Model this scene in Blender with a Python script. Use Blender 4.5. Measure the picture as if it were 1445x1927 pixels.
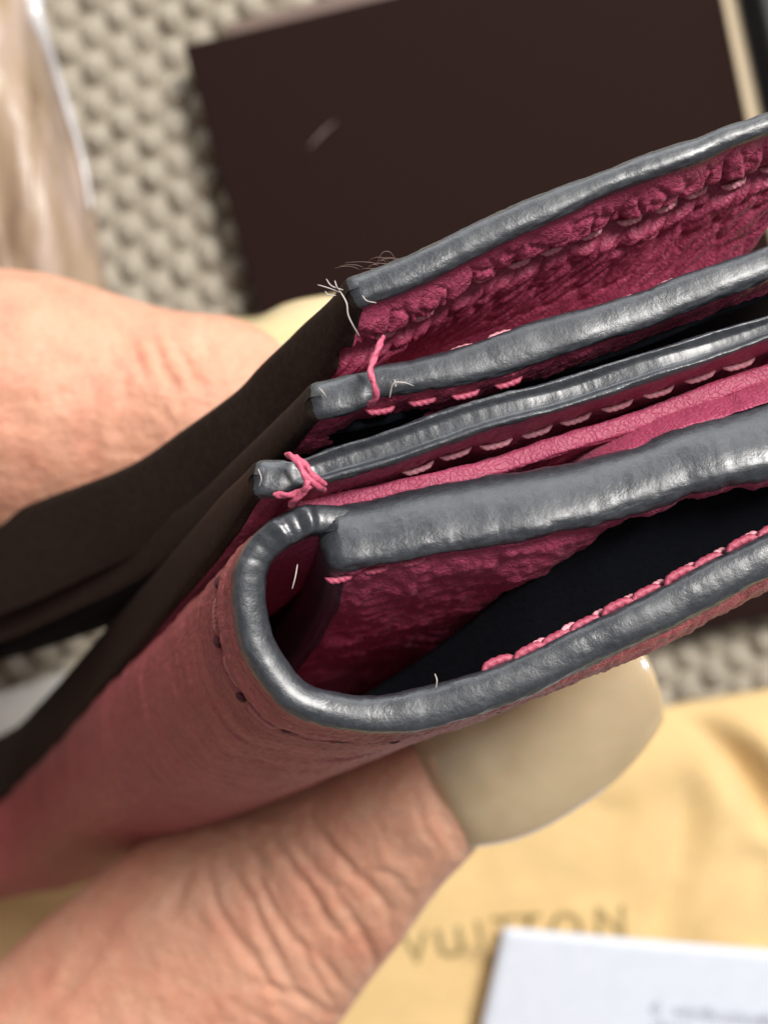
import bpy, bmesh, math, random
import numpy as np
from mathutils import Vector, Matrix
random.seed(7); rng = np.random.default_rng(7)
S = bpy.context.scene
COL = S.collection
for o in list(bpy.data.objects): bpy.data.objects.remove(o, do_unlink=True)

# ------------------------------------------------------------------ camera, light, exposure (1 unit = 1 cm)
S.unit_settings.system = 'METRIC'; S.unit_settings.scale_length = 0.01
CAM_Z = 17.0                     # the camera hangs 17 cm above the table top, looking straight down
F_PX = 2409.0                    # focal length in photo pixels (1445 x 1927 frame)
CX, CY = 722.5, 963.5
cam_d = bpy.data.cameras.new('camera'); cam = bpy.data.objects.new('camera', cam_d); COL.objects.link(cam)
cam.location = (0, 0, CAM_Z)
cam_d.sensor_fit = 'VERTICAL'; cam_d.sensor_height = 36; cam_d.lens = F_PX / 1927 * 36
cam_d.clip_start = 0.1; cam_d.clip_end = 500
cam_d.dof.use_dof = True; cam_d.dof.focus_distance = 6.05; cam_d.dof.aperture_fstop = 0.42
S.camera = cam
S.view_settings.view_transform = 'Standard'; S.view_settings.look = 'None'
S.view_settings.exposure = 0.0; S.view_settings.gamma = 1.0
W = bpy.data.worlds.new('World'); S.world = W; W.use_nodes = True
bg = W.node_tree.nodes['Background']; bg.inputs[0].default_value = (0.95, 0.93, 0.92, 1); bg.inputs[1].default_value = 0.28

def area(name, loc, target, sx, sy, power, col):
    d = bpy.data.lights.new(name, 'AREA'); d.shape = 'RECTANGLE'; d.size = sx; d.size_y = sy
    d.energy = power; d.color = col
    o = bpy.data.objects.new(name, d); COL.objects.link(o); o.location = loc
    o.rotation_euler = (Vector(target) - Vector(loc)).to_track_quat('-Z', 'Y').to_euler()
    return o
# the window the table stands beside: up and to the right of the picture
area('window_light', (30, 36, 74), (0, 0, 9), 20, 30, 116000, (1.0, 0.955, 0.905))
# added fill lamp for the upper sides, low above the top of the picture
area('far_window_light', (-8, 95, 34), (0, 0, 8), 110, 40, 62000, (0.97, 0.985, 1.0))

S.cycles.max_bounces = 8
S.cycles.use_denoising = True

# ------------------------------------------------------------------ helpers
def P(px, py, D):
    """the point of the place that the photograph shows at pixel px, py, at depth D under the camera"""
    return np.array([(px - CX) / F_PX * D, -(py - CY) / F_PX * D, CAM_Z - D])
def to_px(co):
    D = CAM_Z - co[:, 2]
    return np.stack([co[:, 0] / D * F_PX + CX, -co[:, 1] / D * F_PX + CY], 1)
def unit(a): return a / np.maximum(np.linalg.norm(a, axis=-1, keepdims=True), 1e-9)
def smooth(a, b, x):
    t = np.clip((x - a) / (b - a), 0, 1); return t * t * (3 - 2 * t)

def _hash(i, j, seed):
    n = (i.astype(np.int64) * 374761393 + j.astype(np.int64) * 668265263 + seed * 982451653) & 0xffffffff
    n = ((n ^ (n >> 13)) * 1274126177) & 0xffffffff
    n = (n ^ (n >> 16)) & 0xffffffff
    return n / 4294967295.0
def vnoise(x, y, seed=0):
    i = np.floor(x); j = np.floor(y); fx = x - i; fy = y - j
    fx = fx * fx * (3 - 2 * fx); fy = fy * fy * (3 - 2 * fy)
    a = _hash(i, j, seed); b = _hash(i + 1, j, seed); c = _hash(i, j + 1, seed); d = _hash(i + 1, j + 1, seed)
    return (a + (b - a) * fx) * (1 - fy) + (c + (d - c) * fx) * fy
def fbm(x, y, seed=0, octv=4):
    t = 0; amp = .5
    for k in range(octv):
        t = t + amp * (vnoise(x * 2 ** k, y * 2 ** k, seed + k * 17) - .5); amp *= .5
    return t * 2
def worley(x, y, seed=0):
    i = np.floor(x); j = np.floor(y); f1 = np.full(np.broadcast(x, y).shape, 9.); f2 = f1.copy()
    for di in (-1, 0, 1):
        for dj in (-1, 0, 1):
            a = i + di; b = j + dj
            d = np.hypot(a + _hash(a, b, seed) - x, b + _hash(a, b, seed + 5) - y)
            f2 = np.minimum(f2, np.maximum(d, f1)); f1 = np.minimum(f1, d)
    return f1, f2

def catmull(pts, n):
    pts = np.asarray(pts, float); m = len(pts)
    ext = np.vstack([2 * pts[0] - pts[1], pts, 2 * pts[-1] - pts[-2]])
    seg = np.maximum(np.linalg.norm(np.diff(pts[:, :3], axis=0), axis=1), 1e-6); cum = np.r_[0, np.cumsum(seg)]
    out = []
    for k in range(m - 1):
        p0, p1, p2, p3 = ext[k:k + 4]
        t = np.linspace(0, 1, 40, endpoint=False)[:, None]
        out.append(.5 * ((2 * p1) + (p2 - p0) * t + (2 * p0 - 5 * p1 + 4 * p2 - p3) * t ** 2 + (3 * p1 - p0 - 3 * p2 + p3) * t ** 3))
    out = np.vstack(out + [pts[-1:]])
    L = np.r_[0, np.cumsum(np.linalg.norm(np.diff(out[:, :3], axis=0), axis=1))]
    if np.isscalar(n): tt = np.linspace(0, L[-1], n)
    else: tt = n(L[-1])
    return np.stack([np.interp(tt, L, out[:, c]) for c in range(out.shape[1])], 1), tt
def path_px(pts, extra=None):
    """[(px,py,D)] -> 3-D points"""
    return np.array([P(*p[:3]) for p in pts])

def mesh_obj(name, V, F, mat, parent=None, uv=None, smooth_sh=True, loc=None):
    me = bpy.data.meshes.new(name)
    V = np.asarray(V, np.float32)
    F = np.asarray(F, np.int32)
    k = F.shape[1]
    me.vertices.add(len(V)); me.vertices.foreach_set('co', V.ravel())
    me.loops.add(F.size); me.loops.foreach_set('vertex_index', F.ravel())
    me.polygons.add(len(F)); me.polygons.foreach_set('loop_start', np.arange(0, F.size, k, dtype=np.int32))
    me.polygons.foreach_set('loop_total', np.full(len(F), k, np.int32))
    if uv is not None:
        l = me.uv_layers.new(name='sheet'); l.data.foreach_set('uv', np.asarray(uv, np.float32)[F.ravel()].ravel())
    me.update(calc_edges=True); me.validate()
    if smooth_sh: me.shade_smooth()
    me.materials.append(mat)
    o = bpy.data.objects.new(name, me); COL.objects.link(o)
    if parent is not None: o.parent = parent
    return o
def grid_faces(n, m, off=0, flip=False, wrap=False):
    idx = np.arange(n * m).reshape(n, m) + off
    if wrap: idx = np.hstack([idx, idx[:, :1]])
    a, b, c, d = idx[:-1, :-1].ravel(), idx[1:, :-1].ravel(), idx[1:, 1:].ravel(), idx[:-1, 1:].ravel()
    return np.stack([a, d, c, b] if flip else [a, b, c, d], 1)
def compact(V, F, uv):
    used = np.unique(F); mp = np.full(len(V), -1); mp[used] = np.arange(len(used))
    return V[used], mp[F], uv[used]
def tag(o, label=None, cat=None, group=None, kind=None):
    if label: o['label'] = label
    if cat: o['category'] = cat
    if group: o['group'] = group
    if kind: o['kind'] = kind
    return o
def empty(name, loc):
    o = bpy.data.objects.new(name, None); COL.objects.link(o); o.location = loc; o.empty_display_size = .3
    return o
def tube(path, rad, seg=10, cap=True):
    path = np.asarray(path, float); n = len(path); rad = np.broadcast_to(rad, (n,))
    T = unit(np.gradient(path, axis=0)); u = np.cross(T[0], [0.3, .2, 1.]); u /= np.linalg.norm(u); V = []
    for i in range(n):
        u = u - T[i] * np.dot(u, T[i]); u /= np.linalg.norm(u); w = np.cross(T[i], u)
        a = np.linspace(0, 2 * np.pi, seg, endpoint=False)[:, None]
        V.append(path[i] + rad[i] * (np.cos(a) * u + np.sin(a) * w))
    return np.vstack(V), grid_faces(n, seg, wrap=True)

# ------------------------------------------------------------------ materials
def mat_base(name):
    m = bpy.data.materials.new(name); m.use_nodes = True; nt = m.node_tree
    b = nt.nodes['Principled BSDF']
    return m, nt, b
def N(nt, t, **kw):
    n = nt.nodes.new(t)
    for k, v in kw.items():
        if k in n.inputs: n.inputs[k].default_value = v
        else: setattr(n, k, v)
    return n
def coords(nt, kind='Object', scale=(1, 1, 1)):
    tc = nt.nodes.new('ShaderNodeTexCoord'); mp = nt.nodes.new('ShaderNodeMapping'); mp.inputs['Scale'].default_value = scale
    nt.links.new(tc.outputs[kind], mp.inputs[0]); return mp.outputs[0]
def noise(nt, vec, scale, detail=4, rough=.55, dist=0):
    n = N(nt, 'ShaderNodeTexNoise'); n.inputs['Scale'].default_value = scale; n.inputs['Detail'].default_value = detail
    n.inputs['Roughness'].default_value = rough; n.inputs['Distortion'].default_value = dist
    nt.links.new(vec, n.inputs['Vector']); return n.outputs['Fac']
def ramp(nt, fac, stops):
    r = nt.nodes.new('ShaderNodeValToRGB'); e = r.color_ramp.elements
    while len(e) < len(stops): e.new(.5)
    for k, (p, c) in enumerate(stops): e[k].position = p; e[k].color = (*c, 1) if len(c) == 3 else c
    nt.links.new(fac, r.inputs[0]); return r.outputs[0]
def bump(nt, h, dist, strength=1, prev=None):
    b = nt.nodes.new('ShaderNodeBump'); b.inputs['Distance'].default_value = dist; b.inputs['Strength'].default_value = strength
    nt.links.new(h, b.inputs['Height'])
    if prev is not None: nt.links.new(prev, b.inputs['Normal'])
    return b.outputs[0]
def g(v): return (v, v, v)

def edge_mat(name, lo, hi, rough=(.28, .58), streak=1.0):
    m, nt, b = mat_base(name); L = nt.links
    uv = coords(nt, 'UV', (1, 1, 1)); uvs = coords(nt, 'UV', (2.2, 30, 1)); ob = coords(nt)
    n1 = noise(nt, uvs, 1.4, 5, .6, .6); n2 = noise(nt, ob, 26, 4, .6); n3 = noise(nt, ob, 95, 3, .6)
    dn = noise(nt, ob, 150, 3, .75); mx = N(nt, 'ShaderNodeMix', data_type='RGBA')     # pale rubbed specks in the paint
    L.new(ramp(nt, dn, [(.60, g(0)), (.72, g(.55))]), mx.inputs[0]); L.new(ramp(nt, n2, [(.3, lo), (.7, hi)]), mx.inputs[6]); mx.inputs[7].default_value = (hi[0] * 5, hi[1] * 5, hi[2] * 5, 1)
    L.new(mx.outputs[2], b.inputs['Base Color'])
    L.new(ramp(nt, n1, [(.3, g(rough[0])), (.75, g(rough[1]))]), b.inputs['Roughness'])
    b.inputs['Specular IOR Level'].default_value = .75 if streak == 1 else .1
    if streak == 1: b.inputs['Coat Weight'].default_value = .42; b.inputs['Coat Roughness'].default_value = .30; b.inputs['Coat Tint'].default_value = (.93, .97, 1, 1)
    n4 = noise(nt, ob, 7, 3, .5)
    k = bump(nt, n4, .018 * streak, .6); k = bump(nt, n1, .009 * streak, .7, k); k = bump(nt, n2, .002, .6, k); k = bump(nt, n3, .0022, .7, k)
    L.new(k, b.inputs['Normal']); return m
M = {}
M['edge'] = edge_mat('edge_paint_grey', (.013, .015, .019), (.032, .035, .043))
M['edge_side'] = edge_mat('edge_paint_brown', (.012, .008, .0065), (.026, .018, .015), (.55, .72), .4)  # same edge paint, browner and duller: its shade is put into the colour

def leather(name, c0, c1, c2, grain=30, amp=.004, rough=.45, crack=0):
    m, nt, b = mat_base(name); L = nt.links; ob = coords(nt)
    n1 = noise(nt, ob, 5, 4, .6, .4); n2 = noise(nt, ob, 60, 4, .65)
    v = N(nt, 'ShaderNodeTexVoronoi', feature='DISTANCE_TO_EDGE'); v.inputs['Scale'].default_value = grain
    wv = N(nt, 'ShaderNodeVectorMath', operation='ADD'); nc = N(nt, 'ShaderNodeTexNoise'); nc.inputs['Scale'].default_value = 9
    L.new(ob, nc.inputs['Vector']); sc = N(nt, 'ShaderNodeVectorMath', operation='SCALE'); sc.inputs['Scale'].default_value = .12
    L.new(nc.outputs['Color'], sc.inputs[0]); L.new(ob, wv.inputs[0]); L.new(sc.outputs[0], wv.inputs[1]); L.new(wv.outputs[0], v.inputs['Vector'])
    cell = ramp(nt, v.outputs['Distance'], [(0, g(.25)), (.2, g(.8)), (.5, g(1))])
    mix = N(nt, 'ShaderNodeMix', data_type='RGBA'); L.new(n1, mix.inputs[0])
    L.new(ramp(nt, n1, [(.3, c0), (.55, c1), (.8, c2)]), mix.inputs[6])
    L.new(ramp(nt, n2, [(.3, c0), (.7, c2)]), mix.inputs[7]); mix.inputs[0].default_value = .4
    mix2 = N(nt, 'ShaderNodeMix', data_type='RGBA', blend_type='MULTIPLY'); mix2.inputs[0].default_value = .2
    L.new(mix.outputs[2], mix2.inputs[6]); L.new(cell, mix2.inputs[7])
    L.new(mix2.outputs[2], b.inputs['Base Color'])
    L.new(ramp(nt, n2, [(.3, g(rough - .08)), (.7, g(rough + .12))]), b.inputs['Roughness'])
    b.inputs['Sheen Weight'].default_value = .05; b.inputs['Sheen Roughness'].default_value = .4
    k = bump(nt, cell, amp, .9); k = bump(nt, n2, .006, .9, k)
    if crack:
        w1 = noise(nt, coords(nt, 'UV', (1.3, 30, 1)), 1.5, 5, .65, .5); w2 = noise(nt, ob, .9, 2)
        wm = N(nt, 'ShaderNodeMath', operation='MULTIPLY'); L.new(w1, wm.inputs[0]); L.new(ramp(nt, w2, [(.35, g(.25)), (.6, g(1))]), wm.inputs[1])
        k = bump(nt, wm.outputs[0], crack, .9, k)
    L.new(k, b.inputs['Normal'])
    return m
M['pink'] = leather('grained_pink_leather', (.29, .029, .078), (.365, .047, .11), (.46, .082, .156))
M['pink_out'] = leather('smooth_pink_leather', (.31, .052, .062), (.38, .070, .080), (.46, .108, .112), grain=55, amp=.005, rough=.40, crack=.06)

def plain(name, c0, c1, scale, rough=.5, bumpd=.01, detail=5, spec=.5, **kw):
    m, nt, b = mat_base(name); L = nt.links; ob = coords(nt, 'Object', kw.get('stretch', (1, 1, 1)))
    n1 = noise(nt, ob, scale, detail, .6)
    L.new(ramp(nt, n1, [(.3, c0), (.7, c1)]), b.inputs['Base Color']); b.inputs['Roughness'].default_value = rough
    b.inputs['Specular IOR Level'].default_value = spec
    if bumpd: L.new(bump(nt, n1, bumpd), b.inputs['Normal'])
    return m
M['thread'] = plain('pink_thread', (.42, .06, .125), (.58, .13, .20), 60, .5, .006)
M['thread_pale'] = plain('pale_pink_thread', (.62, .22, .28), (.80, .42, .47), 60, .42, .006)
M['thread_seam'] = plain('brown_pink_thread', (.40, .12, .12), (.52, .20, .19), 60, .5, .006)
M['fibre'] = plain('pale_fibre', (.34, .30, .28), (.48, .44, .41), 20, .6, 0)
M['lint'] = plain('brown_lint', (.10, .06, .05), (.2, .13, .11), 20, .7, 0)
M['thread_dark'] = plain('dark_pink_thread', (.30, .04, .08), (.44, .09, .14), 50, .5, .006)
M['hole'] = plain('needle_hole', (.05, .006, .012), (.08, .01, .02), 20, .8, 0)
M['black_lining'] = plain('black_lining', (.003, .004, .006), (.005, .006, .009), 30, .8, .004, spec=.08)  # near-black put into the gaps between panels in place of deep shade

# ------------------------------------------------------------------ table, and the things lying on it
TABLE_D = 17.0
def build_cloth():
    a = np.r_[np.linspace(-70, -6.2, 12, endpoint=False), np.linspace(-6.2, 6.2, 380), np.linspace(6.2, 70, 13)[1:]]
    b = np.r_[np.linspace(-70, -8, 12, endpoint=False), np.linspace(-8, 8, 490), np.linspace(8, 70, 13)[1:]]
    X, Y = np.meshgrid(a, b, indexing='ij')
    A = np.array([[.37, -.16], [-.26, -.35]]); Ai = np.linalg.inv(A)
    wx = X + .05 * fbm(X * 1.3, Y * 1.3, 3); wy = Y + .05 * fbm(X * 1.3, Y * 1.3, 9)
    u = Ai[0, 0] * wx + Ai[0, 1] * wy; v = Ai[1, 0] * wx + Ai[1, 1] * wy
    iv = np.round(v); u = u + .5 * np.mod(iv, 2); iu = np.round(u)
    amp = .8 + .4 * _hash(iu, iv, 4)
    knot = np.sqrt(np.clip(1 - (1.45 * (u - iu) ** 2 + (v - iv) ** 2) / .29, 0, 1))
    dense = ((np.abs(X) < 6.1) & (np.abs(Y) < 7.9))
    Z = (.20 * knot * amp + .03 * fbm(X * 7, Y * 7, 2) + .05 * fbm(X * .5, Y * .5, 8)) * dense
    V = np.stack([X, Y, Z - .20], -1).reshape(-1, 3)
    m, nt, b_ = mat_base('beige_woven_cloth'); L = nt.links; ob = coords(nt)
    n1 = noise(nt, ob, 3, 3); n2 = noise(nt, ob, 38, 4, .7)
    mx = N(nt, 'ShaderNodeMix', data_type='RGBA'); mx.inputs[0].default_value = .45
    L.new(ramp(nt, n1, [(.3, (.50, .435, .335)), (.7, (.60, .53, .42))]), mx.inputs[6]); L.new(ramp(nt, n2, [(.3, (.40, .36, .29)), (.7, (.68, .63, .54))]), mx.inputs[7])
    L.new(mx.outputs[2], b_.inputs['Base Color']); b_.inputs['Roughness'].default_value = .9; b_.inputs['Specular IOR Level'].default_value = .2
    L.new(bump(nt, n2, .05), b_.inputs['Normal'])
    o = mesh_obj('tablecloth', V, grid_faces(len(a), len(b)), m)
    tag(o, 'beige coarsely woven tablecloth with raised knots under everything', None, None, 'structure')
build_cloth()

def slab_quad(corners, z0, z1, mat, name, parent, bevel=.02, segs=3):
    """a prism standing on the table: corners (x, y) counter-clockwise, bevelled"""
    bm = bmesh.new()
    lo = [bm.verts.new((x, y, z0)) for x, y in corners]; hi = [bm.verts.new((x, y, z1)) for x, y in corners]
    n = len(corners); bm.faces.new(hi); bm.faces.new(lo[::-1])
    for i in range(n): bm.faces.new((lo[i], lo[(i + 1) % n], hi[(i + 1) % n], hi[i]))
    bmesh.ops.recalc_face_normals(bm, faces=bm.faces)
    if bevel: bmesh.ops.bevel(bm, geom=bm.edges[:], offset=bevel, segments=segs, profile=.5, affect='EDGES')
    me = bpy.data.meshes.new(name); bm.to_mesh(me); bm.free(); me.materials.append(mat); me.shade_smooth()
    o = bpy.data.objects.new(name, me); COL.objects.link(o); o.parent = parent
    return o
def xy(px, py, D): return tuple(P(px, py, D)[:2])

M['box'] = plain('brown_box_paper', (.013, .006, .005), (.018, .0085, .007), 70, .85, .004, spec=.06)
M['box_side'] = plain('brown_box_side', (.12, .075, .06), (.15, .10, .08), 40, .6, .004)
M['cream'] = plain('cream_board', (.46, .36, .23), (.52, .42, .28), 12, .6, .004)
M['blackcase'] = plain('black_case', (.008, .009, .011), (.012, .013, .016), 30, .5, .004, spec=.3)
DB = 16.42
box = empty('gift_box', P(1000, 600, 17.0)); box['label'] = 'dark brown gift box with a cream edge lying on the woven cloth'; box['category'] = 'box'
BL, BR, TR, TL = (690, 1309), (1590, 1134), (1326, -150), (345, 85)
def rel(o, par):
    o.matrix_parent_inverse = par.matrix_world.inverted(); return o
bpy.context.view_layer.update()
def child(o, par):
    o.parent = par; o.matrix_parent_inverse = Matrix.Translation(-Vector(par.location)); return o
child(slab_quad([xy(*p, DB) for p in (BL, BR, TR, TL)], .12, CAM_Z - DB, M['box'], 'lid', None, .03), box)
child(slab_quad([xy(690 + 16, 1309 - 20, DB), xy(1590, 1134, DB), xy(1326 - 8, -205, DB), xy(420, 36, DB)], .02, .42, M['box_side'], 'drawer', None, .04), box)  # paler brown slab that juts out past the lid's upper edge
child(slab_quad([xy(1594, 1134, DB), xy(1632, 1127, DB), xy(1364, -160, DB), xy(1330, -150, DB)], .1, CAM_Z - DB - .05, M['cream'], 'edging', None, .03), box)
sp, _ = catmull([P(583, 277, DB) , P(600, 258, DB), P(618, 240, DB), P(632, 230, DB)], 14)
sp[:, 2] += .004
V_, F_ = tube(sp, np.interp(np.linspace(0, 1, 14), [0, .5, 1], [.004, .012, .004]), 6)
child(mesh_obj('scuff_mark', V_, F_, plain('scuff', (.25, .17, .16), (.32, .24, .23), 20, .7, 0)), box)
case = empty('black_case', P(1520, 100, 17)); case['label'] = 'black case right of the brown box behind its cream edge'; case['category'] = 'case'
child(slab_quad([xy(1650, 1100, 16.0), xy(2150, 1000, 16.0), xy(1900, -320, 16.0), xy(1372, -190, 16.0)], .02, .72, M['blackcase'], 'case_body', None, .12, 4), case)
child(slab_quad([xy(1665, 1080, 16.0), xy(2135, 985, 16.0), xy(1890, -300, 16.0), xy(1389, -175, 16.0)], .72, .98, M['blackcase'], 'case_lid', None, .08, 4), case)

# the yellow drawstring bag: a soft two-layer cloth pouch with folds
def build_bag():
    nx, ny = 300, 230
    u = np.linspace(0, 1, nx); v = np.linspace(0, 1, ny); U, Vv = np.meshgrid(u, v, indexing='ij')
    D = 16.55
    tl, tr, br, bl = P(-700, 1660, D), P(2100, 1190, D), P(2300, 2500, D), P(-700, 2650, D)
    G = (tl * (1 - U[..., None]) + tr * U[..., None]) * (1 - Vv[..., None]) + (bl * (1 - U[..., None]) + br * U[..., None]) * Vv[..., None]
    px = to_px(G.reshape(-1, 3)).reshape(nx, ny, 2); X, Y = px[..., 0], px[..., 1]
    def fold(p, q, w, h, asym=1.):
        p = np.array(p, float); q = np.array(q, float); d = q - p; L = np.hypot(*d); d /= L; nrm = np.array([-d[1], d[0]])
        t = (X - p[0]) * d[0] + (Y - p[1]) * d[1]; s = (X - p[0]) * nrm[0] + (Y - p[1]) * nrm[1]
        s = s + 14 * np.sin(t / 90.)
        return h * np.exp(-(s / np.where(s > 0, w, w * asym)) ** 2) * smooth(-.15 * L, .15 * L, t) * (1 - smooth(.8 * L, 1.2 * L, t))
    H = fold((1275, 1310), (1460, 1560), 26, -.34, 2.2) + fold((1330, 1300), (1520, 1520), 40, .25)
    H += fold((1300, 1480), (1225, 1760), 26, -.13, 1.6) + fold((1360, 1480), (1290, 1760), 45, .10) + fold((1150, 1500), (1090, 1700), 50, -.05)
    H += fold((1440, 1600), (1420, 1800), 40, -.12) + fold((905, 1800), (860, 1960), 55, -.10) + fold((0, 1760), (250, 1700), 60, .12)
    H += .09 * fbm(X / 260, Y / 260, 4) + .02 * fbm(X / 70, Y / 70, 6)
    edge = np.minimum(np.minimum(U * 9.5, (1 - U) * 9.5), np.minimum(Vv * 6, (1 - Vv) * 6))
    th = .16 * np.sqrt(np.clip(1 - (1 - np.clip(edge / .22, 0, 1)) ** 2, 0, 1))
    top = G.copy(); top[..., 2] = .20 + (th + (H + .10) * smooth(0, .6, edge)); bot = G.copy(); bot[..., 2] = .20 - th
    Vs = np.vstack([top.reshape(-1, 3), bot.reshape(-1, 3)])
    F = np.vstack([grid_faces(nx, ny), grid_faces(nx, ny, nx * ny, True)])
    idx = np.arange(nx * ny).reshape(nx, ny)
    ring = np.r_[idx[:, 0], idx[-1, 1:], idx[-2::-1, -1], idx[0, -2:0:-1]]; r2 = np.roll(ring, -1)
    F = np.vstack([F, np.stack([ring, r2, r2 + nx * ny, ring + nx * ny], 1)])
    m, nt, b_ = mat_base('yellow_flannel'); L = nt.links; ob = coords(nt)
    n1 = noise(nt, ob, 2, 3); n2 = noise(nt, ob, 60, 4, .7)
    mx = N(nt, 'ShaderNodeMix', data_type='RGBA'); mx.inputs[0].default_value = .4
    L.new(ramp(nt, n1, [(.3, (.74, .52, .24)), (.7, (.80, .59, .29))]), mx.inputs[6]); L.new(ramp(nt, n2, [(.3, (.64, .42, .17)), (.7, (.82, .60, .30))]), mx.inputs[7])
    L.new(mx.outputs[2], b_.inputs['Base Color']); b_.inputs['Roughness'].default_value = .9; b_.inputs['Specular IOR Level'].default_value = .15
    b_.inputs['Sheen Weight'].default_value = .25
    L.new(bump(nt, n2, .02), b_.inputs['Normal'])
    root = empty('dust_bag', (P(900, 1800, 17)[0], P(900, 1800, 17)[1], 0))
    tag(root, 'soft yellow cloth dust bag printed VUITTON, creased, under the thumb', 'dust bag')
    child(mesh_obj('pouch', Vs, F, m), root)
    topz = top[..., 2]
    def height(x, y):
        k = np.argmin((G[..., 0] - x) ** 2 + (G[..., 1] - y) ** 2); return topz.ravel()[k]
    ink = plain('brown_print', (.27, .20, .09), (.36, .27, .13), 40, .9, 0, spec=.1)
    for ch, x, y, hpx, rot in (('V', 783, 1790, 56, 8), ('U', 848, 1780, 56, 10), ('I', 905, 1766, 54, 12), ('T', 950, 1755, 52, 8), ('T', 996, 1752, 52, 3), ('O', 1066, 1752, 56, 0), ('N', 1150, 1742, 58, 2)):
        Dl = 16.45
        c = P(x, y, Dl); sz = hpx * Dl / F_PX
        f = bpy.data.curves.new('letter', 'FONT'); f.body = ch; f.align_x = 'CENTER'; f.align_y = 'CENTER'; f.size = sz / .70; f.offset = .012
        t = bpy.data.objects.new('tmp', f); COL.objects.link(t)
        bpy.context.view_layer.update()
        me = bpy.data.meshes.new_from_object(t.evaluated_get(bpy.context.evaluated_depsgraph_get())); bpy.data.objects.remove(t)
        bm = bmesh.new(); bm.from_mesh(me)
        bmesh.ops.triangulate(bm, faces=bm.faces[:])
        bmesh.ops.subdivide_edges(bm, edges=bm.edges[:], cuts=2)
        a = math.radians(rot); co = np.array([vv.co[:] for vv in bm.verts])
        for vv in bm.verts:
            X_, Y_ = vv.co.x * math.cos(a) - vv.co.y * math.sin(a) + c[0], vv.co.x * math.sin(a) + vv.co.y * math.cos(a) + c[1]
            vv.co = (X_, Y_, height(X_, Y_) + .012)
        bm.to_mesh(me); bm.free(); me.name = 'letter'; me.materials.clear(); me.materials.append(ink)
        o = bpy.data.objects.new('letter', me); COL.objects.link(o); child(o, root)
    return height
bag_z = build_bag()

def build_card():
    D = 16.22
    root = empty('white_card', P(1200, 1900, D)); tag(root, 'white printed card lying on the yellow dust bag over its lettering', 'card')
    c = [(948, 1746), (1700, 1808), (1650, 2500), (800, 2400)]
    cor = [np.array(P(x, y, D)) for x, y in c]
    n, m_ = 40, 40
    U, Vv = np.meshgrid(np.linspace(0, 1, n), np.linspace(0, 1, m_), indexing='ij'); U = U[..., None]; Vv = Vv[..., None]
    G = (cor[0] * (1 - U) + cor[1] * U) * (1 - Vv) + (cor[3] * (1 - U) + cor[2] * U) * Vv
    lift = lambda a: .10 * np.sin(np.pi * .5 * np.clip(a, 0, 1)) 
    G[..., 2] = CAM_Z - D + .04 * np.sin(U[..., 0] * 3) + .03 * Vv[..., 0]
    bot = G.copy(); bot[..., 2] -= .035
    Vs = np.vstack([G.reshape(-1, 3), bot.reshape(-1, 3)]); idx = np.arange(n * m_).reshape(n, m_)
    ring = np.r_[idx[:, 0], idx[-1, 1:], idx[-2::-1, -1], idx[0, -2:0:-1]]; r2 = np.roll(ring, -1)
    F = np.vstack([grid_faces(n, m_, 0, True), grid_faces(n, m_, n * m_), np.stack([ring, r2, r2 + n * m_, ring + n * m_], 1)])
    child(mesh_obj('sheet', Vs, F, plain('white_card_paper', (.52, .56, .63), (.56, .60, .67), 5, .6, .003), smooth_sh=False), root)
    ink = plain('grey_print', (.36, .38, .46), (.42, .44, .52), 30, .8, 0)
    for k, (txt, x, y, h) in enumerate((('\u00e9', 1222, 1890, 30), ('vérification', 1264, 1897, 27), ('de', 1425, 1912, 27), ('date', 1225, 1926, 30))):
        f = bpy.data.curves.new('printed_word', 'FONT'); f.body = txt; f.size = h * D / F_PX / .7; f.align_y = 'CENTER'
        t = bpy.data.objects.new('tmp', f); COL.objects.link(t); bpy.context.view_layer.update()
        me = bpy.data.meshes.new_from_object(t.evaluated_get(bpy.context.evaluated_depsgraph_get())); bpy.data.objects.remove(t)
        me.materials.clear(); me.materials.append(ink); me.name = 'printed_word'
        o = bpy.data.objects.new('printed_word', me); COL.objects.link(o)
        p = P(x, y, D); o.location = (p[0], p[1], CAM_Z - D + .075); o.rotation_euler = (0, 0, -math.radians(6)); child(o, root)
build_card()

def build_paper():
    D = 16.6
    root = empty('white_paper', P(-50, 1350, D)); tag(root, 'blank white paper sheet on the cloth, seen through the gap under the wallet flap', 'paper')
    bm_c = [(150, 1256), (20, 1560), (-420, 1560), (-420, 1440)]
    child(slab_quad([xy(*p, D) for p in bm_c][::-1], CAM_Z - D - .05, CAM_Z - D, plain('blank_paper', (.58, .58, .55), (.62, .62, .59), 5, .7, .002), 'sheet', None, .008, 2), root)
build_paper()

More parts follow.
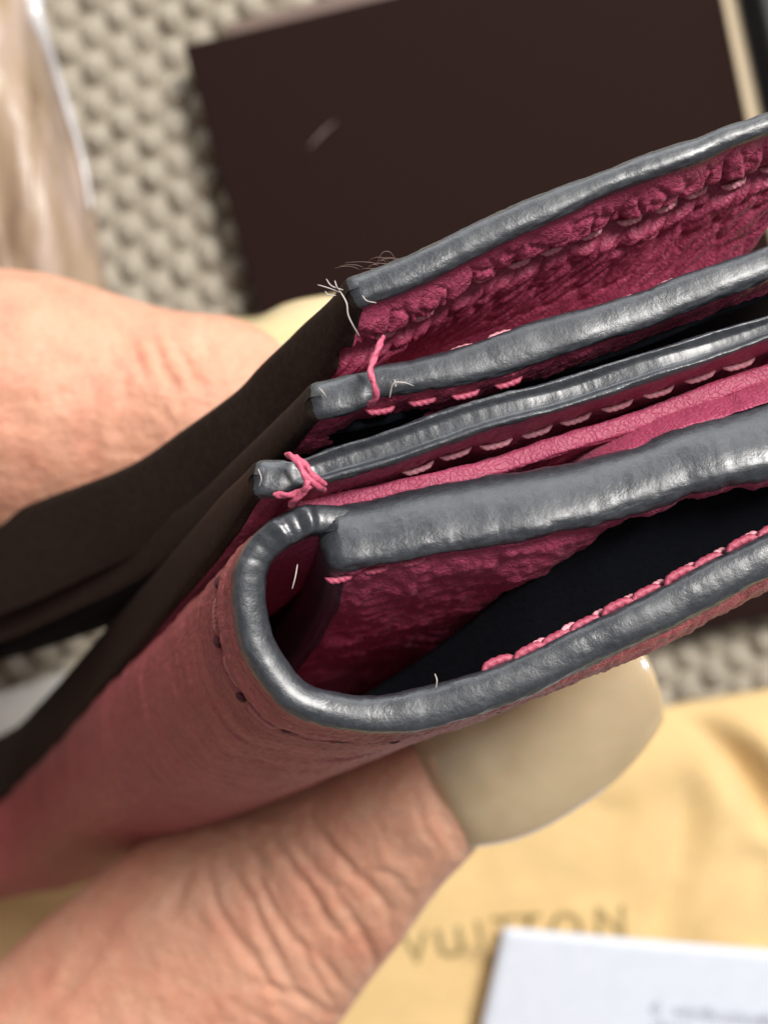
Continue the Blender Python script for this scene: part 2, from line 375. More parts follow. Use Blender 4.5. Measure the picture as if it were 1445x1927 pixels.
def build_tan():
    """a bundle of tan shiny wrapping at the left edge, with a clear stiff hem"""
    root = empty('wrapped_bundle', P(-60, 260, 17)); tag(root, 'crumpled tan glossy wrapping bundle with a shiny clear rim beside the woven cloth', 'wrapping')
    ax, _ = catmull([P(-190, -330, 14.6), P(-120, 0, 14.6), P(-50, 300, 14.6), P(20, 640, 14.7), P(40, 1000, 15), P(20, 1120, 15.2)], 220)
    n = 180; a = np.linspace(0, 2 * np.pi, n, endpoint=False)
    T = unit(np.gradient(ax, axis=0)); R = unit(np.cross(T, [0, 0, 1.])); Up = np.cross(R, T)
    s = np.arange(220)[:, None] / 220.; A = a[None]
    r = 1.15 + .10 * fbm(A * 1.5 + 2 * s, s * 3, 3) + .13 * np.sin(A * 5 + 1.5 * np.sin(s * 5) + 1) * smooth(.2, .5, s) + .06 * np.sin(A * 11 + 3 * s) * smooth(.3, .6, s) + .03 * fbm(A * 6, s * 14, 5)
    r = r * (np.sin(np.clip(s * 8, 0, 1) * np.pi / 2)) * np.clip((1.002 - s) * 12, 0, 1) ** .5
    V = ax[:, None] + r[..., None] * (np.cos(A)[..., None] * R[:, None] + 1.15 * np.sin(A)[..., None] * Up[:, None])
    m, nt, b_ = mat_base('tan_gloss_wrap'); L = nt.links; ob = coords(nt, 'Object', (1.6, .25, 1))
    n1 = noise(nt, ob, 1.6, 4, .5, .8)
    L.new(ramp(nt, n1, [(.25, (.17, .10, .065)), (.5, (.34, .25, .17)), (.75, (.44, .34, .30))]), b_.inputs['Base Color'])
    b_.inputs['Roughness'].default_value = .38; L.new(bump(nt, n1, .2, .6), b_.inputs['Normal'])
    child(mesh_obj('wrap', V.reshape(-1, 3), grid_faces(220, n, wrap=True), m), root)
    rim = np.array([V[i, np.argmax(V[i, :, 0])] for i in range(30, 120)]) + [0.0, 0, .25]
    rim, _ = catmull(rim[::12], 120)
    rr = .10 * np.interp(np.linspace(0, 1, 120), [0, .05, .35, .6, 1], [.6, 1, 1, .45, .2])
    Vr, Fr = tube(rim, rr, 20)
    m2, nt, b_ = mat_base('clear_rim'); b_.inputs['Base Color'].default_value = (.62, .62, .64, 1); b_.inputs['Roughness'].default_value = .12; b_.inputs['Coat Weight'].default_value = .6
    child(mesh_obj('rim', Vr, Fr, m2), root)
build_tan()

# ------------------------------------------------------------------ the wallet
wallet = empty('wallet', P(700, 1000, 6.1))
tag(wallet, 'folded pink leather wallet with worn grey painted edges, gripped at its corner', 'wallet')
VP_DIR = np.array([-.431, -.364, -1.0])         # the panels run away from their front edges in this direction
def depth_path(L=14, n=None, base=VP_DIR, curve=None):
    return lambda v: v[:, None] * unit(base)[None]

SG = 1
class Sheet:
    """a leather panel: front edge curve C(s) swept along E(v); rounded painted borders"""
    def __init__(self, name, front, E, closed=('front',), sgn=1, p=2.3, vis=1.0, L=14, step_s=.008, step_v=.014,
                 mats=('edge', 'pink', 'pink'), side_mat=None, coat=None, disp=None, lump=.010, groove=None, rsc=1.0, seed=1, grow=0., shear=None, shr=(.2, 2.2, .1, 1.5), dark_from=None, hinge=0.):
        front = np.array([list(P(*q[:3])) + [q[3] * q[2] / F_PX, q[4] if len(q) > 4 else 1.] for q in front])
        r0 = front[:, 3].mean() * rsc
        edge_n = 12
        def samp(Ltot):
            a = np.arange(0, Ltot, step_s)
            if 'left' in closed: a = np.r_[r0 * (1 - np.cos(np.linspace(0, np.pi / 2, edge_n))), np.arange(r0 + step_s, Ltot, step_s)]
            return a
        C4, s = catmull(front, samp)
        C, h, esc = C4[:, :3], C4[:, 3], C4[:, 4]
        v = np.r_[r0 * (1 - np.cos(np.linspace(0, np.pi / 2, edge_n))), np.arange(r0 + step_v, vis, step_v)]
        far = vis * (L / vis) ** np.linspace(0, 1, 45); v = np.r_[v, far]
        Ev = E(v)                                           # (Nv,3) or function of s
        ns, nv = len(s), len(v)
        G = C[:, None] + Ev[None] * esc[:, None, None]
        if shear: G = G + (smooth(shr[0], shr[1], s)[:, None] * smooth(shr[2], shr[3], v)[None] * np.minimum(v, 1.8)[None])[..., None] * np.array(shear)
        Ts = unit(np.gradient(G, s, axis=0)); Tv = unit(np.gradient(G, v, axis=1)); Nn = unit(np.cross(Ts, Tv)) * sgn
        one = np.ones((ns, nv))
        a = (v[None] / r0) * one if 'front' in closed else one * 9
        b = (s[:, None] / r0) * one if 'left' in closed else one * 9
        t = np.clip(1 - np.hypot(np.clip(1 - a, 0, 1), np.clip(1 - b, 0, 1)), 0, 1)
        prof = (1 - (1 - t) ** p) ** (1 / p)
        Sg, Vg = s[:, None] * one, v[None] * one
        # unevenness of the painted edge
        lum = lump * (.9 * fbm(Sg * 3, Vg * .0 + 3, seed) + .06 * fbm(Sg * 11, Sg * 0 + 1, seed + 2))
        near = np.exp(-(Vg / r0) ** 2)
        G = G - Tv * (lum * near)[..., None]
        if groove: G = G + Tv * (groove(Sg, Vg, r0))[..., None]
        hh = h[:, None] * prof * (1 + .08 * fbm(Sg * 3, Vg * 2, seed + 4) * near) * (1 + grow * Vg * np.where(hinge > 0, 1 - .8 * smooth(.2, 1.2, Sg), 1)) * (1 + hinge * smooth(.05, .7, Vg) * (1 - smooth(.10, .75, Sg)))
        coat = coat if coat is not None else 1.0
        dmin = np.minimum(a, b)
        if mats[0] is not None: hh = hh + .007 * (dmin < coat) * smooth(0, .3, t)
        dt = db = 0 * one
        if disp: dt, db = disp(Sg, Vg)
        bl = smooth(0.6, 1.5, dmin)
        cw = (1 - bl) * smooth(0, .25, t)
        fine = lump * (.8 * fbm(Sg * 7, np.sqrt(t) * 3.2, seed + 8) + .5 * fbm(Sg * 18, np.sqrt(t) * 6, seed + 9)) * cw
        fine_b = lump * (.8 * fbm(Sg * 7, -np.sqrt(t) * 3.2, seed + 8) + .5 * fbm(Sg * 18, -np.sqrt(t) * 6, seed + 9)) * cw
        top = G + Nn * (hh + dt * bl + fine)[..., None]; bot = G - Nn * (hh + db * bl + fine_b)[..., None]
        self.s, self.v, self.top, self.bot, self.Ts, self.Tv, self.N, self.h = s, v, top, bot, Ts, Tv, Nn, h
        Vs = np.vstack([top.reshape(-1, 3), bot.reshape(-1, 3)])
        uv = np.vstack([np.stack([Sg, .5 + .5 * np.minimum(a, b) * r0], -1).reshape(-1, 2), np.stack([Sg, .5 - .5 * np.minimum(a, b) * r0], -1).reshape(-1, 2)])
        flip = np.sum(np.cross(Ts, Tv) * Nn) < 0
        F = np.vstack([grid_faces(ns, nv, 0, flip), grid_faces(ns, nv, ns * nv, not flip)])
        idx = np.arange(ns * nv).reshape(ns, nv); mp = np.arange(2 * ns * nv)
        if 'front' in closed: mp[ns * nv + idx[:, 0]] = idx[:, 0]
        if 'left' in closed: mp[ns * nv + idx[0, :]] = idx[0, :]
        F = mp[F]
        fm = np.zeros((ns - 1, nv - 1), int)                # 0 leather, 1 front edge, 2 side edge
        ac, bc = a[:-1, :-1], b[:-1, :-1]
        fm[(ac < coat)] = 1
        fm[(bc < coat) & (bc < ac)] = 2
        fm = fm.ravel(); nf = len(fm); fm2 = np.r_[fm, fm]; sd = np.r_[np.zeros(nf, int), np.ones(nf, int)]
        def mk(nm, mask, mat, par):
            if not mask.any(): return None
            v_, f_, u_ = compact(Vs, F[mask], uv); return child(mesh_obj(nm, v_, f_, M[mat], None, u_), par)
        # the panel itself carries both leather faces
        if mats[0] is None: fm2[:] = 0
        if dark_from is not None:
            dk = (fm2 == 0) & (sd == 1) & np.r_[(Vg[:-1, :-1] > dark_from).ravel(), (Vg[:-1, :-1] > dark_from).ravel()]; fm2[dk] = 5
        same = mats[1] == mats[2]
        self.obj = mk(name, (fm2 == 0) & (same | (sd == 0)), mats[1], wallet)
        if not same: mk('lining', (fm2 == 0) & (sd == 1), mats[2], self.obj) and None
        if dark_from is not None: mk('lining', fm2 == 5, 'black_lining', self.obj)  # deep underside faces coloured near-black for the shade there
        if mats[0] is not None:
            mk('painted_edge', fm2 == 1, mats[0], self.obj)
            if side_mat: mk('side_edge', fm2 == 2, side_mat, self.obj)
    def at(self, s, v, side):
        i = int(np.clip(np.searchsorted(self.s, s), 1, len(self.s) - 2)); j = int(np.clip(np.searchsorted(self.v, v), 1, len(self.v) - 2))
        g_ = self.top if side > 0 else self.bot
        return g_[i, j], self.Ts[i, j], self.Tv[i, j], self.N[i, j] * side
_child = child
def child(o, par):
    # keeps world coordinates under an offset parent chain
    o.parent = par; off = Vector((0, 0, 0)); q = par
    while q is not None: off += Vector(q.location) if q.type == 'EMPTY' else Vector((0, 0, 0)); q = None
    w = par
    if w.type != 'EMPTY': o.matrix_parent_inverse = Matrix.Identity(4)
    else: o.matrix_parent_inverse = Matrix.Translation(-Vector(par.location))
    return o

def straight(L=14): return path_E([(477, 1100, 6.0), (318, 1250, 7.5), (197, 1362, 9.2), (60, 1490, 12.0), (-20, 1545, 13.2), (-200, 1590, 14.0), (-520, 1650, 14.6)])
def path_E(pts, blend=None):
    q = path_px(pts); d, t = catmull(q, 400); d = d - d[0]
    return lambda v: np.stack([np.interp(v, t, d[:, c]) for c in range(3)], 1)

# --- stitches
def stitch_mesh(L, r, twist=2.4, n=40, k=12, dip=1.3):
    x = np.linspace(-1, 1, n); rr = r * np.clip(1 - np.abs(x) ** 5, .12, 1) ** .5
    V = []
    for i in range(n):
        a = np.linspace(0, 2 * np.pi, k, endpoint=False)
        m_ = 1 + .085 * np.cos(2 * (a - twist * math.pi * x[i]))
        V.append(np.stack([np.full(k, x[i] * L / 2), rr[i] * m_ * np.cos(a), rr[i] * m_ * np.sin(a) + r * .55 - dip * r * abs(x[i]) ** 3.5], 1))
    me = bpy.data.meshes.new('stitch'); V = np.vstack(V); F = grid_faces(n, k, wrap=True)
    me.from_pydata(V.tolist(), [], F.tolist()); me.shade_smooth(); return me
def put_stitches(sh, s0, s1, pitch, v, side, me, mat, name='stitch', vfun=None, tilt=.0, lift=0., jitter=.012):
    me = me.copy(); me.materials.append(M[mat]); s = s0
    while s < s1:
        vv = vfun(s) if vfun else v
        p, ts, tv, nn = sh.at(s, vv + random.uniform(-jitter, jitter), side)
        x = unit(ts + tv * (tilt + random.uniform(-.08, .08))); z = unit(nn - x * np.dot(nn, x)); y = np.cross(z, x)
        o = bpy.data.objects.new(name, me); COL.objects.link(o)
        mw = Matrix(((x[0], y[0], z[0], p[0] + lift * z[0]), (x[1], y[1], z[1], p[1] + lift * z[1]), (x[2], y[2], z[2], p[2] + lift * z[2]), (0, 0, 0, 1)))
        o.parent = sh.obj; o.matrix_parent_inverse = Matrix.Translation(-Vector(wallet.location)) if False else Matrix.Identity(4)
        o.matrix_basis = mw
        s += pitch * random.uniform(.94, 1.06)

# --- panel 1: the outer flap, crumpled pink lining under it
E1 = path_E([(662, 548, 6.0), (625, 610, 6.25), (565, 690, 6.6), (500, 757, 6.95), (440, 820, 7.25), (350, 890, 7.7), (255, 958, 8.2), (130, 1012, 8.8), (0, 1065, 9.4), (-250, 1150, 10.6), (-500, 1230, 11.6)])
VS1 = .40
def disp1(s, v):
    ws = s + .05 * fbm(s * 5, v * 5, 3); wv = v + .06 * fbm(s * 5 + 9, v * 5, 4)
    uu = ws + .45 * (wv - VS1) * np.sign(wv - VS1 + .0001)
    g1, g2 = worley(uu * 9.5, (wv - VS1) * 4.6 + .02, 17); gc = np.clip((g2 - g1) / .42, 0, 1)
    pl = np.abs(np.sin(np.pi * (uu / .19))) ** .5
    a = (1 - (1 - gc) ** 2) * .75 + .3 * pl
    a = a * smooth(.02, .10, np.abs(v - VS1))
    f1b, f2b = worley(ws * 21 + wv * 6, wv * 12, 21); b = np.clip((f2b - f1b) * 1.5, 0, 1) ** .7
    near = np.exp(-((v - VS1) / np.where(v > VS1, .42, .28)) ** 2)
    band = VS1 + .015 * np.sin(s * 24)
    gr = np.exp(-((v - band) / .045) ** 2) * (.75 + .25 * np.sin(s * 2 * np.pi / .185))
    d = (np.where(v > VS1, .055, .050) * a * near + .010 * b * (.3 + near) + .03 * fbm(s * 4, v * 4, 5) * near - .055 * gr)
    d = d * smooth(.05, .22, v)
    return 0 * d, d
p1 = Sheet('leather_flap', [(655, 548, 6.0, 29), (680, 538, 6.0, 30), (730, 520, 6, 30), (800, 492, 6, 29), (900, 441, 6, 28), (975, 405, 6, 28), (1050, 374, 6, 26), (1145, 334, 6, 23), (1240, 299, 6, 23), (1320, 272, 6, 21), (1372, 248, 6, 19), (1445, 223, 6, 18), (1620, 160, 6, 20)],
           E1, ('front', 'left'), sgn=SG, vis=1.6, L=7.5, step_v=.011, side_mat='edge_side', mats=('edge', 'edge_side', 'pink'), disp=disp1, seed=3, shear=(0.10, -.42, -.1), p=2.7, coat=1.15, grow=.34, hinge=.75)
put_stitches(p1, .30, 2.6, .19, VS1, -1, stitch_mesh(.13, .017), 'thread_pale', lift=.024, tilt=-.1)

# --- panel 2: the first card slot
E2 = path_E([(588, 745, 6.05), (540, 800, 6.3), (450, 890, 6.9), (350, 985, 7.7), (230, 1060, 8.6), (100, 1118, 9.4), (0, 1158, 10.0), (-250, 1240, 11.4), (-500, 1330, 12.6)])
def disp2(s, v):
    f1, f2 = worley(s * 16, v * 12, 31); d = .006 * np.clip((f2 - f1) * 1.6, 0, 1) + .025 * fbm(s * 5, v * 5, 8)
    return d, d
p2 = Sheet('card_slot', [(582, 748, 6.05, 33), (640, 739, 6.05, 36), (680, 727, 6.05, 33), (703, 716, 6.05, 26), (735, 706, 6.05, 30), (800, 694, 6.05, 30), (900, 672, 6.05, 36), (1013, 635, 6.05, 38), (1126, 603, 6.05, 34), (1221, 572, 6.05, 33), (1330, 530, 6.05, 31), (1445, 488, 6.05, 29), (1620, 420, 6.05, 28)],
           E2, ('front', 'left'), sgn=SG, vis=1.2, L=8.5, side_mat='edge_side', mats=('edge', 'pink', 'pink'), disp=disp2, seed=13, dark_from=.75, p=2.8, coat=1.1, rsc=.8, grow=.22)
put_stitches(p2, .85, 2.6, .205, .14, 1, stitch_mesh(.165, .020), 'thread_pale', lift=.008)
put_stitches(p2, .42, 1.1, .20, .17, -1, stitch_mesh(.15, .016), 'thread', lift=.003)

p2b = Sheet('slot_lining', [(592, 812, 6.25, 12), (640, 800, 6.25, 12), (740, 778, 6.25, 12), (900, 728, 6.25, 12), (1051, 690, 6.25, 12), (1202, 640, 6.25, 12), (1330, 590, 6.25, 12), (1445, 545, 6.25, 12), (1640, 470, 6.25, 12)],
            path_E([(592, 812, 6.25), (530, 880, 6.6), (430, 975, 7.4), (320, 1048, 8.1), (200, 1112, 9.0), (90, 1164, 9.9), (0, 1196, 10.5), (-250, 1280, 12.0)]), ('front', 'left'), sgn=SG, vis=.8, L=7, mats=(None, 'black_lining', 'black_lining'), seed=63, grow=.6)  # black sheet added as the shade between the two slots
# --- panel 3: the second card slot, two thin plies with a groove between
def groove3(s, v, r0):
    return .050 * np.exp(-(v / (r0 * .13)) ** 2) * smooth(.12, .35, s) * (.7 + .5 * vnoise(s * 3, s * 0, 5)) + .002 * fbm(s * 30, v * 20, 6) * np.exp(-(v / .07) ** 2)
p3 = Sheet('card_slot', [(474, 893, 6.0, 32), (500, 894, 6.0, 33), (535, 893, 6, 31), (560, 888, 6, 23), (590, 881, 6, 26), (660, 859, 6, 29), (746, 833, 6, 30), (900, 779, 6, 29), (1051, 740, 6, 28), (1202, 691, 6, 27), (1315, 656, 6, 25), (1445, 613, 6, 20), (1620, 560, 6, 20)],
           straight(), ('front', 'left'), sgn=SG, vis=1.2, L=14, side_mat='edge_side', mats=('edge', 'edge_side', 'pink'), disp=disp2, seed=23, hinge=.55, grow=.22, p=2.9, coat=1.15, groove=groove3, rsc=.9)
put_stitches(p3, .9, 2.7, .205, .30, -1, stitch_mesh(.165, .0145), 'thread_pale', lift=.006)

# --- the thin pink divider behind the thick panel
p3b = Sheet('divider', [(545, 952, 6.2, 16), (640, 940, 6.2, 16), (760, 914, 6.2, 16), (880, 890, 6.2, 17), (940, 874, 6.22, 18), (1010, 850, 6.22, 18), (1089, 824, 6.22, 18), (1202, 790, 6.22, 18), (1315, 746, 6.22, 18), (1445, 701, 6.22, 18), (1640, 640, 6.22, 18)],
            straight(), ('front', 'left'), sgn=SG, vis=1.0, L=9, mats=(None, 'pink', 'pink'), disp=disp2, seed=33, p=4)

# --- panel 4: the thick end of the coin pocket flap
E4 = path_E([(610, 1000, 6.0), (603, 1062, 6.25), (588, 1108, 6.6), (556, 1172, 7.1), (505, 1240, 7.8), (440, 1310, 8.8), (330, 1400, 10.4), (150, 1530, 13.5), (80, 1570, 15)])
def disp4(s, v):
    f1, f2 = worley(s * 12, v * 9, 41); f = np.clip((f2 - f1) * 1.6, 0, 1)
    d = .006 * f + .05 * fbm(s * 3.5, v * 3.5, 9) + .02 * fbm(s * 11, v * 11, 10) - .02 * np.exp(-((v - .16) / .03) ** 2)
    return d * .5, d
p4 = Sheet('pocket_flap', [(603, 1005, 6.0, 58), (650, 996, 6.0, 66), (720, 983, 6, 70), (800, 965, 6, 71), (900, 946, 6, 73), (1013, 930, 6, 70), (1126, 905, 6, 68), (1240, 869, 6, 64), (1315, 840, 6, 68), (1445, 809, 6, 76), (1640, 745, 6, 80)],
           E4, ('front', 'left'), sgn=SG, vis=1.8, L=9, side_mat='edge', mats=('edge', 'pink', 'pink'), disp=disp4, seed=43, shear=(-.1, .62, -.2), shr=(1.05, 1.75, .10, .30), p=2.5, lump=.015, rsc=.55, coat=1.05)
put_stitches(p4, .08, .50, .17, .16, -1, stitch_mesh(.14, .017), 'thread', lift=.0)

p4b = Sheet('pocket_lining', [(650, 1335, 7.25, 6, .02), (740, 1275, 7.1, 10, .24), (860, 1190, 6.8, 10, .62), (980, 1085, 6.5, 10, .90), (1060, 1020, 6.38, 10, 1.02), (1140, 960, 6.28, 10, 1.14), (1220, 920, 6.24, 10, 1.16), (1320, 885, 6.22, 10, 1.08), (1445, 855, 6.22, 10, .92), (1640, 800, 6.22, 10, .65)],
            path_E([(1000, 1080, 6.6), (1000, 1160, 6.75), (1000, 1290, 7.0)]), ('front',), sgn=SG, vis=.3, L=.68, mats=(None, 'black_lining', 'black_lining'), seed=73)  # black sheet added across the pocket to make its depth dark
# --- panel 5: the folded outer leather, curling round as a loop
def disp5(s, v):
    f1, f2 = worley(s * 18, v * 12, 51); d = .006 * np.clip((f2 - f1) * 1.6, 0, 1)
    pleat = smooth(.05, .2, s) * (1 - smooth(.75, 1.0, s))
    wr = .020 * fbm(s * 1.6, v * 11 + 1.5 * fbm(s * 2, v * 2, 7), 55) * smooth(.5, .95, v) + .02 * fbm(s * 2, v * 1.5, 57)
    seam = -.028 * np.exp(-((v - .40) / .035) ** 2) + .012 * np.exp(-((v - .30) / .06) ** 2)
    bulge = .055 * smooth(2.2, 3.0, s) * smooth(.03, .22, v) * (1 - smooth(.5, 1.6, v)) + .012 * smooth(2.0, 2.6, s) * fbm(s * 14, v * 22, 61)
    return d + wr + seam + bulge, d + .01 * fbm(s * 6, v * 6, 58)
def groove5(s, v, r0):
    pl = smooth(.05, .16, s) * (1 - smooth(.55, .75, s))
    return .05 * pl * (.25 - np.abs(fbm(s * 10, s * 0 + 2, 77, 2))) * np.exp(-(v / (r0 * .8)) ** 2)
p5 = Sheet('folded_leather', [(700, 972, 6.06, 26), (640, 972, 6.04, 27), (598, 972, 6.02, 27), (565, 981, 6.0, 28), (530, 1000, 6, 28), (498, 1030, 6, 27), (479, 1070, 6, 28), (476, 1110, 6, 29), (480, 1155, 6, 29), (494, 1208, 6, 30), (527, 1265, 6, 30), (572, 1311, 6, 31), (640, 1331, 6, 32), (715, 1340, 6, 33), (800, 1330, 6, 37), (900, 1303, 6, 36), (1000, 1265, 6, 35), (1090, 1220, 6, 34), (1180, 1177, 6, 34), (1270, 1135, 6, 35), (1340, 1098, 6, 36), (1445, 1045, 6, 36), (1640, 950, 6, 36)],
           straight(), ('front',), sgn=-SG, vis=3.5, L=14, mats=('edge', 'pink_out', 'pink'), disp=disp5, seed=53, p=2.6, coat=1.1, groove=groove5, step_v=.02)
p5.outer = 1
put_stitches(p5, .50, 3.0, .26, .40, 1, stitch_mesh(.20, .017, 4, dip=1.2), 'thread_seam', lift=.002)
put_stitches(p5, 2.35, 4.6, .165, .075, -1, stitch_mesh(.18, .021, 2.2), 'thread_dark', lift=.004, tilt=.12)
put_stitches(p5, 2.42, 4.6, .165, .115, -1, stitch_mesh(.115, .017, 1.8), 'thread_pale', lift=.014, tilt=.45)  # pale row standing in for highlights along the dark braid
hm = bpy.data.meshes.new('needle_hole')
hb = bmesh.new(); bmesh.ops.create_uvsphere(hb, u_segments=12, v_segments=8, radius=.5, matrix=Matrix.Diagonal((.055, .085, .03, 1))); hb.to_mesh(hm); hb.free(); hm.shade_smooth()
put_stitches(p5, .50 + .13, 3.0, .26, .415, 1, hm, 'hole', 'needle_hole', lift=.006, tilt=.5)

# --- loose threads and fibres
def strand(name, pts, rad, mat, par, n=24, twist=False):
    q, _ = catmull([P(*p) for p in pts], n)
    big = rad > .01; n = 90 if big else n
    if big: q, _ = catmull([P(*p) for p in pts], n)
    V, F = tube(q, rad * np.interp(np.linspace(0, 1, n), [0, .1, .9, 1], [.5, 1, 1, .5]), 14 if big else 8)
    if big:
        Lq = np.r_[0, np.cumsum(np.linalg.norm(np.diff(q, axis=0), axis=1))]; a = np.linspace(0, 2 * np.pi, 14, endpoint=False)
        m_ = 1 + .18 * np.cos(2 * (a[None] - Lq[:, None] / rad * .55)) + .10 * fbm(Lq[:, None] * 40 + a[None] * 0, a[None] * .6, 3)
        V = (q[:, None] + (V.reshape(n, 14, 3) - q[:, None]) * m_[..., None]).reshape(-1, 3)
    return child(mesh_obj(name, V, F, M[mat]), par)
strand('thread', [(722, 632, 6.0), (712, 655, 5.92), (702, 680, 5.9), (697, 700, 5.87), (704, 725, 5.86), (708, 745, 5.89), (700, 758, 5.95), (694, 764, 6.05)], .0145, 'thread', p2.obj)
strand('thread', [(716, 640, 6.02), (706, 664, 5.95), (694, 684, 5.95)], .0105, 'thread', p2.obj)
strand('thread', [(538, 854, 5.95), (556, 864, 5.88), (568, 884, 5.86), (580, 902, 5.86), (600, 915, 5.9), (612, 922, 6.0)], .0165, 'thread', p3.obj)
strand('thread', [(552, 858, 5.93), (572, 872, 5.87), (590, 896, 5.87), (614, 912, 5.92)], .015, 'thread', p3.obj)
strand('thread', [(578, 898, 5.86), (576, 915, 5.86), (566, 926, 5.9), (540, 932, 5.93), (515, 930, 5.95)], .016, 'thread', p3.obj)
strand('thread', [(592, 908, 5.9), (575, 922, 5.88), (556, 940, 5.92), (545, 952, 6.0)], .016, 'thread', p3.obj)
strand('fibre', [(640, 548, 5.93), (652, 570, 5.9), (655, 592, 5.9), (664, 612, 5.92), (676, 632, 5.97)], .0038, 'fibre', p1.obj)
for q in ([(598, 536, 5.95), (618, 542, 5.93), (640, 550, 5.95)], [(614, 525, 5.95), (624, 538, 5.92), (646, 546, 5.95)], [(630, 528, 5.93), (634, 540, 5.92), (640, 548, 5.95)],
          [(612, 548, 5.95), (618, 555, 5.94), (632, 556, 5.96)], [(682, 556, 5.92), (690, 566, 5.9), (708, 570, 5.94)],
          [(733, 748, 5.93), (740, 722, 5.9), (760, 720, 5.9), (778, 726, 5.92)], [(742, 714, 5.92), (745, 728, 5.9)], [(600, 730, 5.95), (608, 738, 5.93), (614, 748, 5.95)],
          [(560, 1062, 6.0), (556, 1085, 5.96), (550, 1108, 5.97)], [(818, 1268, 5.98), (822, 1280, 5.96), (820, 1295, 5.97)], [(486, 882, 5.92), (492, 900, 5.9), (488, 915, 5.92)]):
    strand('fibre', q, .0030, 'fibre', p1.obj if q[0][1] < 600 else p5.obj, 14)
for k in range(12):
    x0 = 660 + random.random() * 95; y0 = 512 - (x0 - 642) * .25 + random.uniform(0, 8); w_ = random.uniform(12, 60) * random.choice((-1, 1)); h_ = random.uniform(3, 26) * random.random()
    strand('fibre', [(x0, y0, 5.97), (x0 + w_ * .3, y0 - h_, 5.95), (x0 + w_ * .7, y0 - h_ * 1.05, 5.95), (x0 + w_, y0 - h_ * .3, 5.98)], .0013, 'lint', p1.obj, 16)

# ------------------------------------------------------------------ the hand
def skin_mat():
    m, nt, b = mat_base('skin'); L = nt.links; ob = coords(nt)
    n1 = noise(nt, ob, 1.7, 6, .68, .4); n2 = noise(nt, ob, 34, 4, .7)
    mx = N(nt, 'ShaderNodeMix', data_type='RGBA'); mx.inputs[0].default_value = .3
    L.new(ramp(nt, n1, [(.3, (.54, .20, .13)), (.52, (.62, .31, .20)), (.75, (.68, .41, .29))]), mx.inputs[6]); L.new(ramp(nt, n2, [(.3, (.46, .20, .135)), (.7, (.70, .43, .31))]), mx.inputs[7])
    L.new(mx.outputs[2], b.inputs['Base Color']); b.inputs['Roughness'].default_value = .48; b.inputs['Specular IOR Level'].default_value = .4
    b.inputs['Subsurface Weight'].default_value = .4; b.inputs['Subsurface Radius'].default_value = (1, .35, .2); b.inputs['Subsurface Scale'].default_value = .14
    v = N(nt, 'ShaderNodeTexVoronoi', feature='DISTANCE_TO_EDGE'); v.inputs['Scale'].default_value = 14; L.new(coords(nt, 'Object', (1, 1.5, 1)), v.inputs['Vector'])
    k = bump(nt, ramp(nt, v.outputs['Distance'], [(0, g(.3)), (.35, g(1))]), .007, .7); k = bump(nt, n2, .014, .8, k); L.new(k, b.inputs['Normal'])
    return m
M['skin'] = skin_mat()

def limb(pts, n=70, seg=40, flat=1.0):
    """[(px,py,D,r px)] -> closed tapered tube with round ends"""
    q = np.array([list(P(a, b, c)) + [r * c / F_PX] for a, b, c, r in pts]); d, t = catmull(q, n)
    co, r = d[:, :3], np.maximum(d[:, 3], .05)
    T = unit(np.gradient(co, axis=0)); k = 9; a = np.linspace(np.pi / 2, 0, k, endpoint=False)
    st = np.vstack([co[0] - T[0] * r[0] * np.sin(x) for x in a]); sr = r[0] * np.cos(a)
    en = np.vstack([co[-1] + T[-1] * r[-1] * np.sin(x) for x in a[::-1]]); er = r[-1] * np.cos(a[::-1])
    co = np.vstack([st, co, en]); r = np.r_[np.maximum(sr, .01), r, np.maximum(er, .01)]
    T2 = np.vstack([np.repeat(T[:1], k, 0), T, np.repeat(T[-1:], k, 0)])
    u = np.cross(T2[0], [0, 0, 1.]); V = []
    ang = np.linspace(0, 2 * np.pi, seg, endpoint=False)[:, None]
    for i in range(len(co)):
        u = u - T2[i] * np.dot(u, T2[i]); u /= np.linalg.norm(u); w = np.cross(T2[i], u)
        V.append(co[i] + r[i] * (np.cos(ang) * u + np.sin(ang) * w))
    n_ = len(co); F = grid_faces(n_, seg, wrap=True)
    return np.vstack(V), F.tolist() + [list(range(seg))[::-1], list(range((n_ - 1) * seg, n_ * seg))]

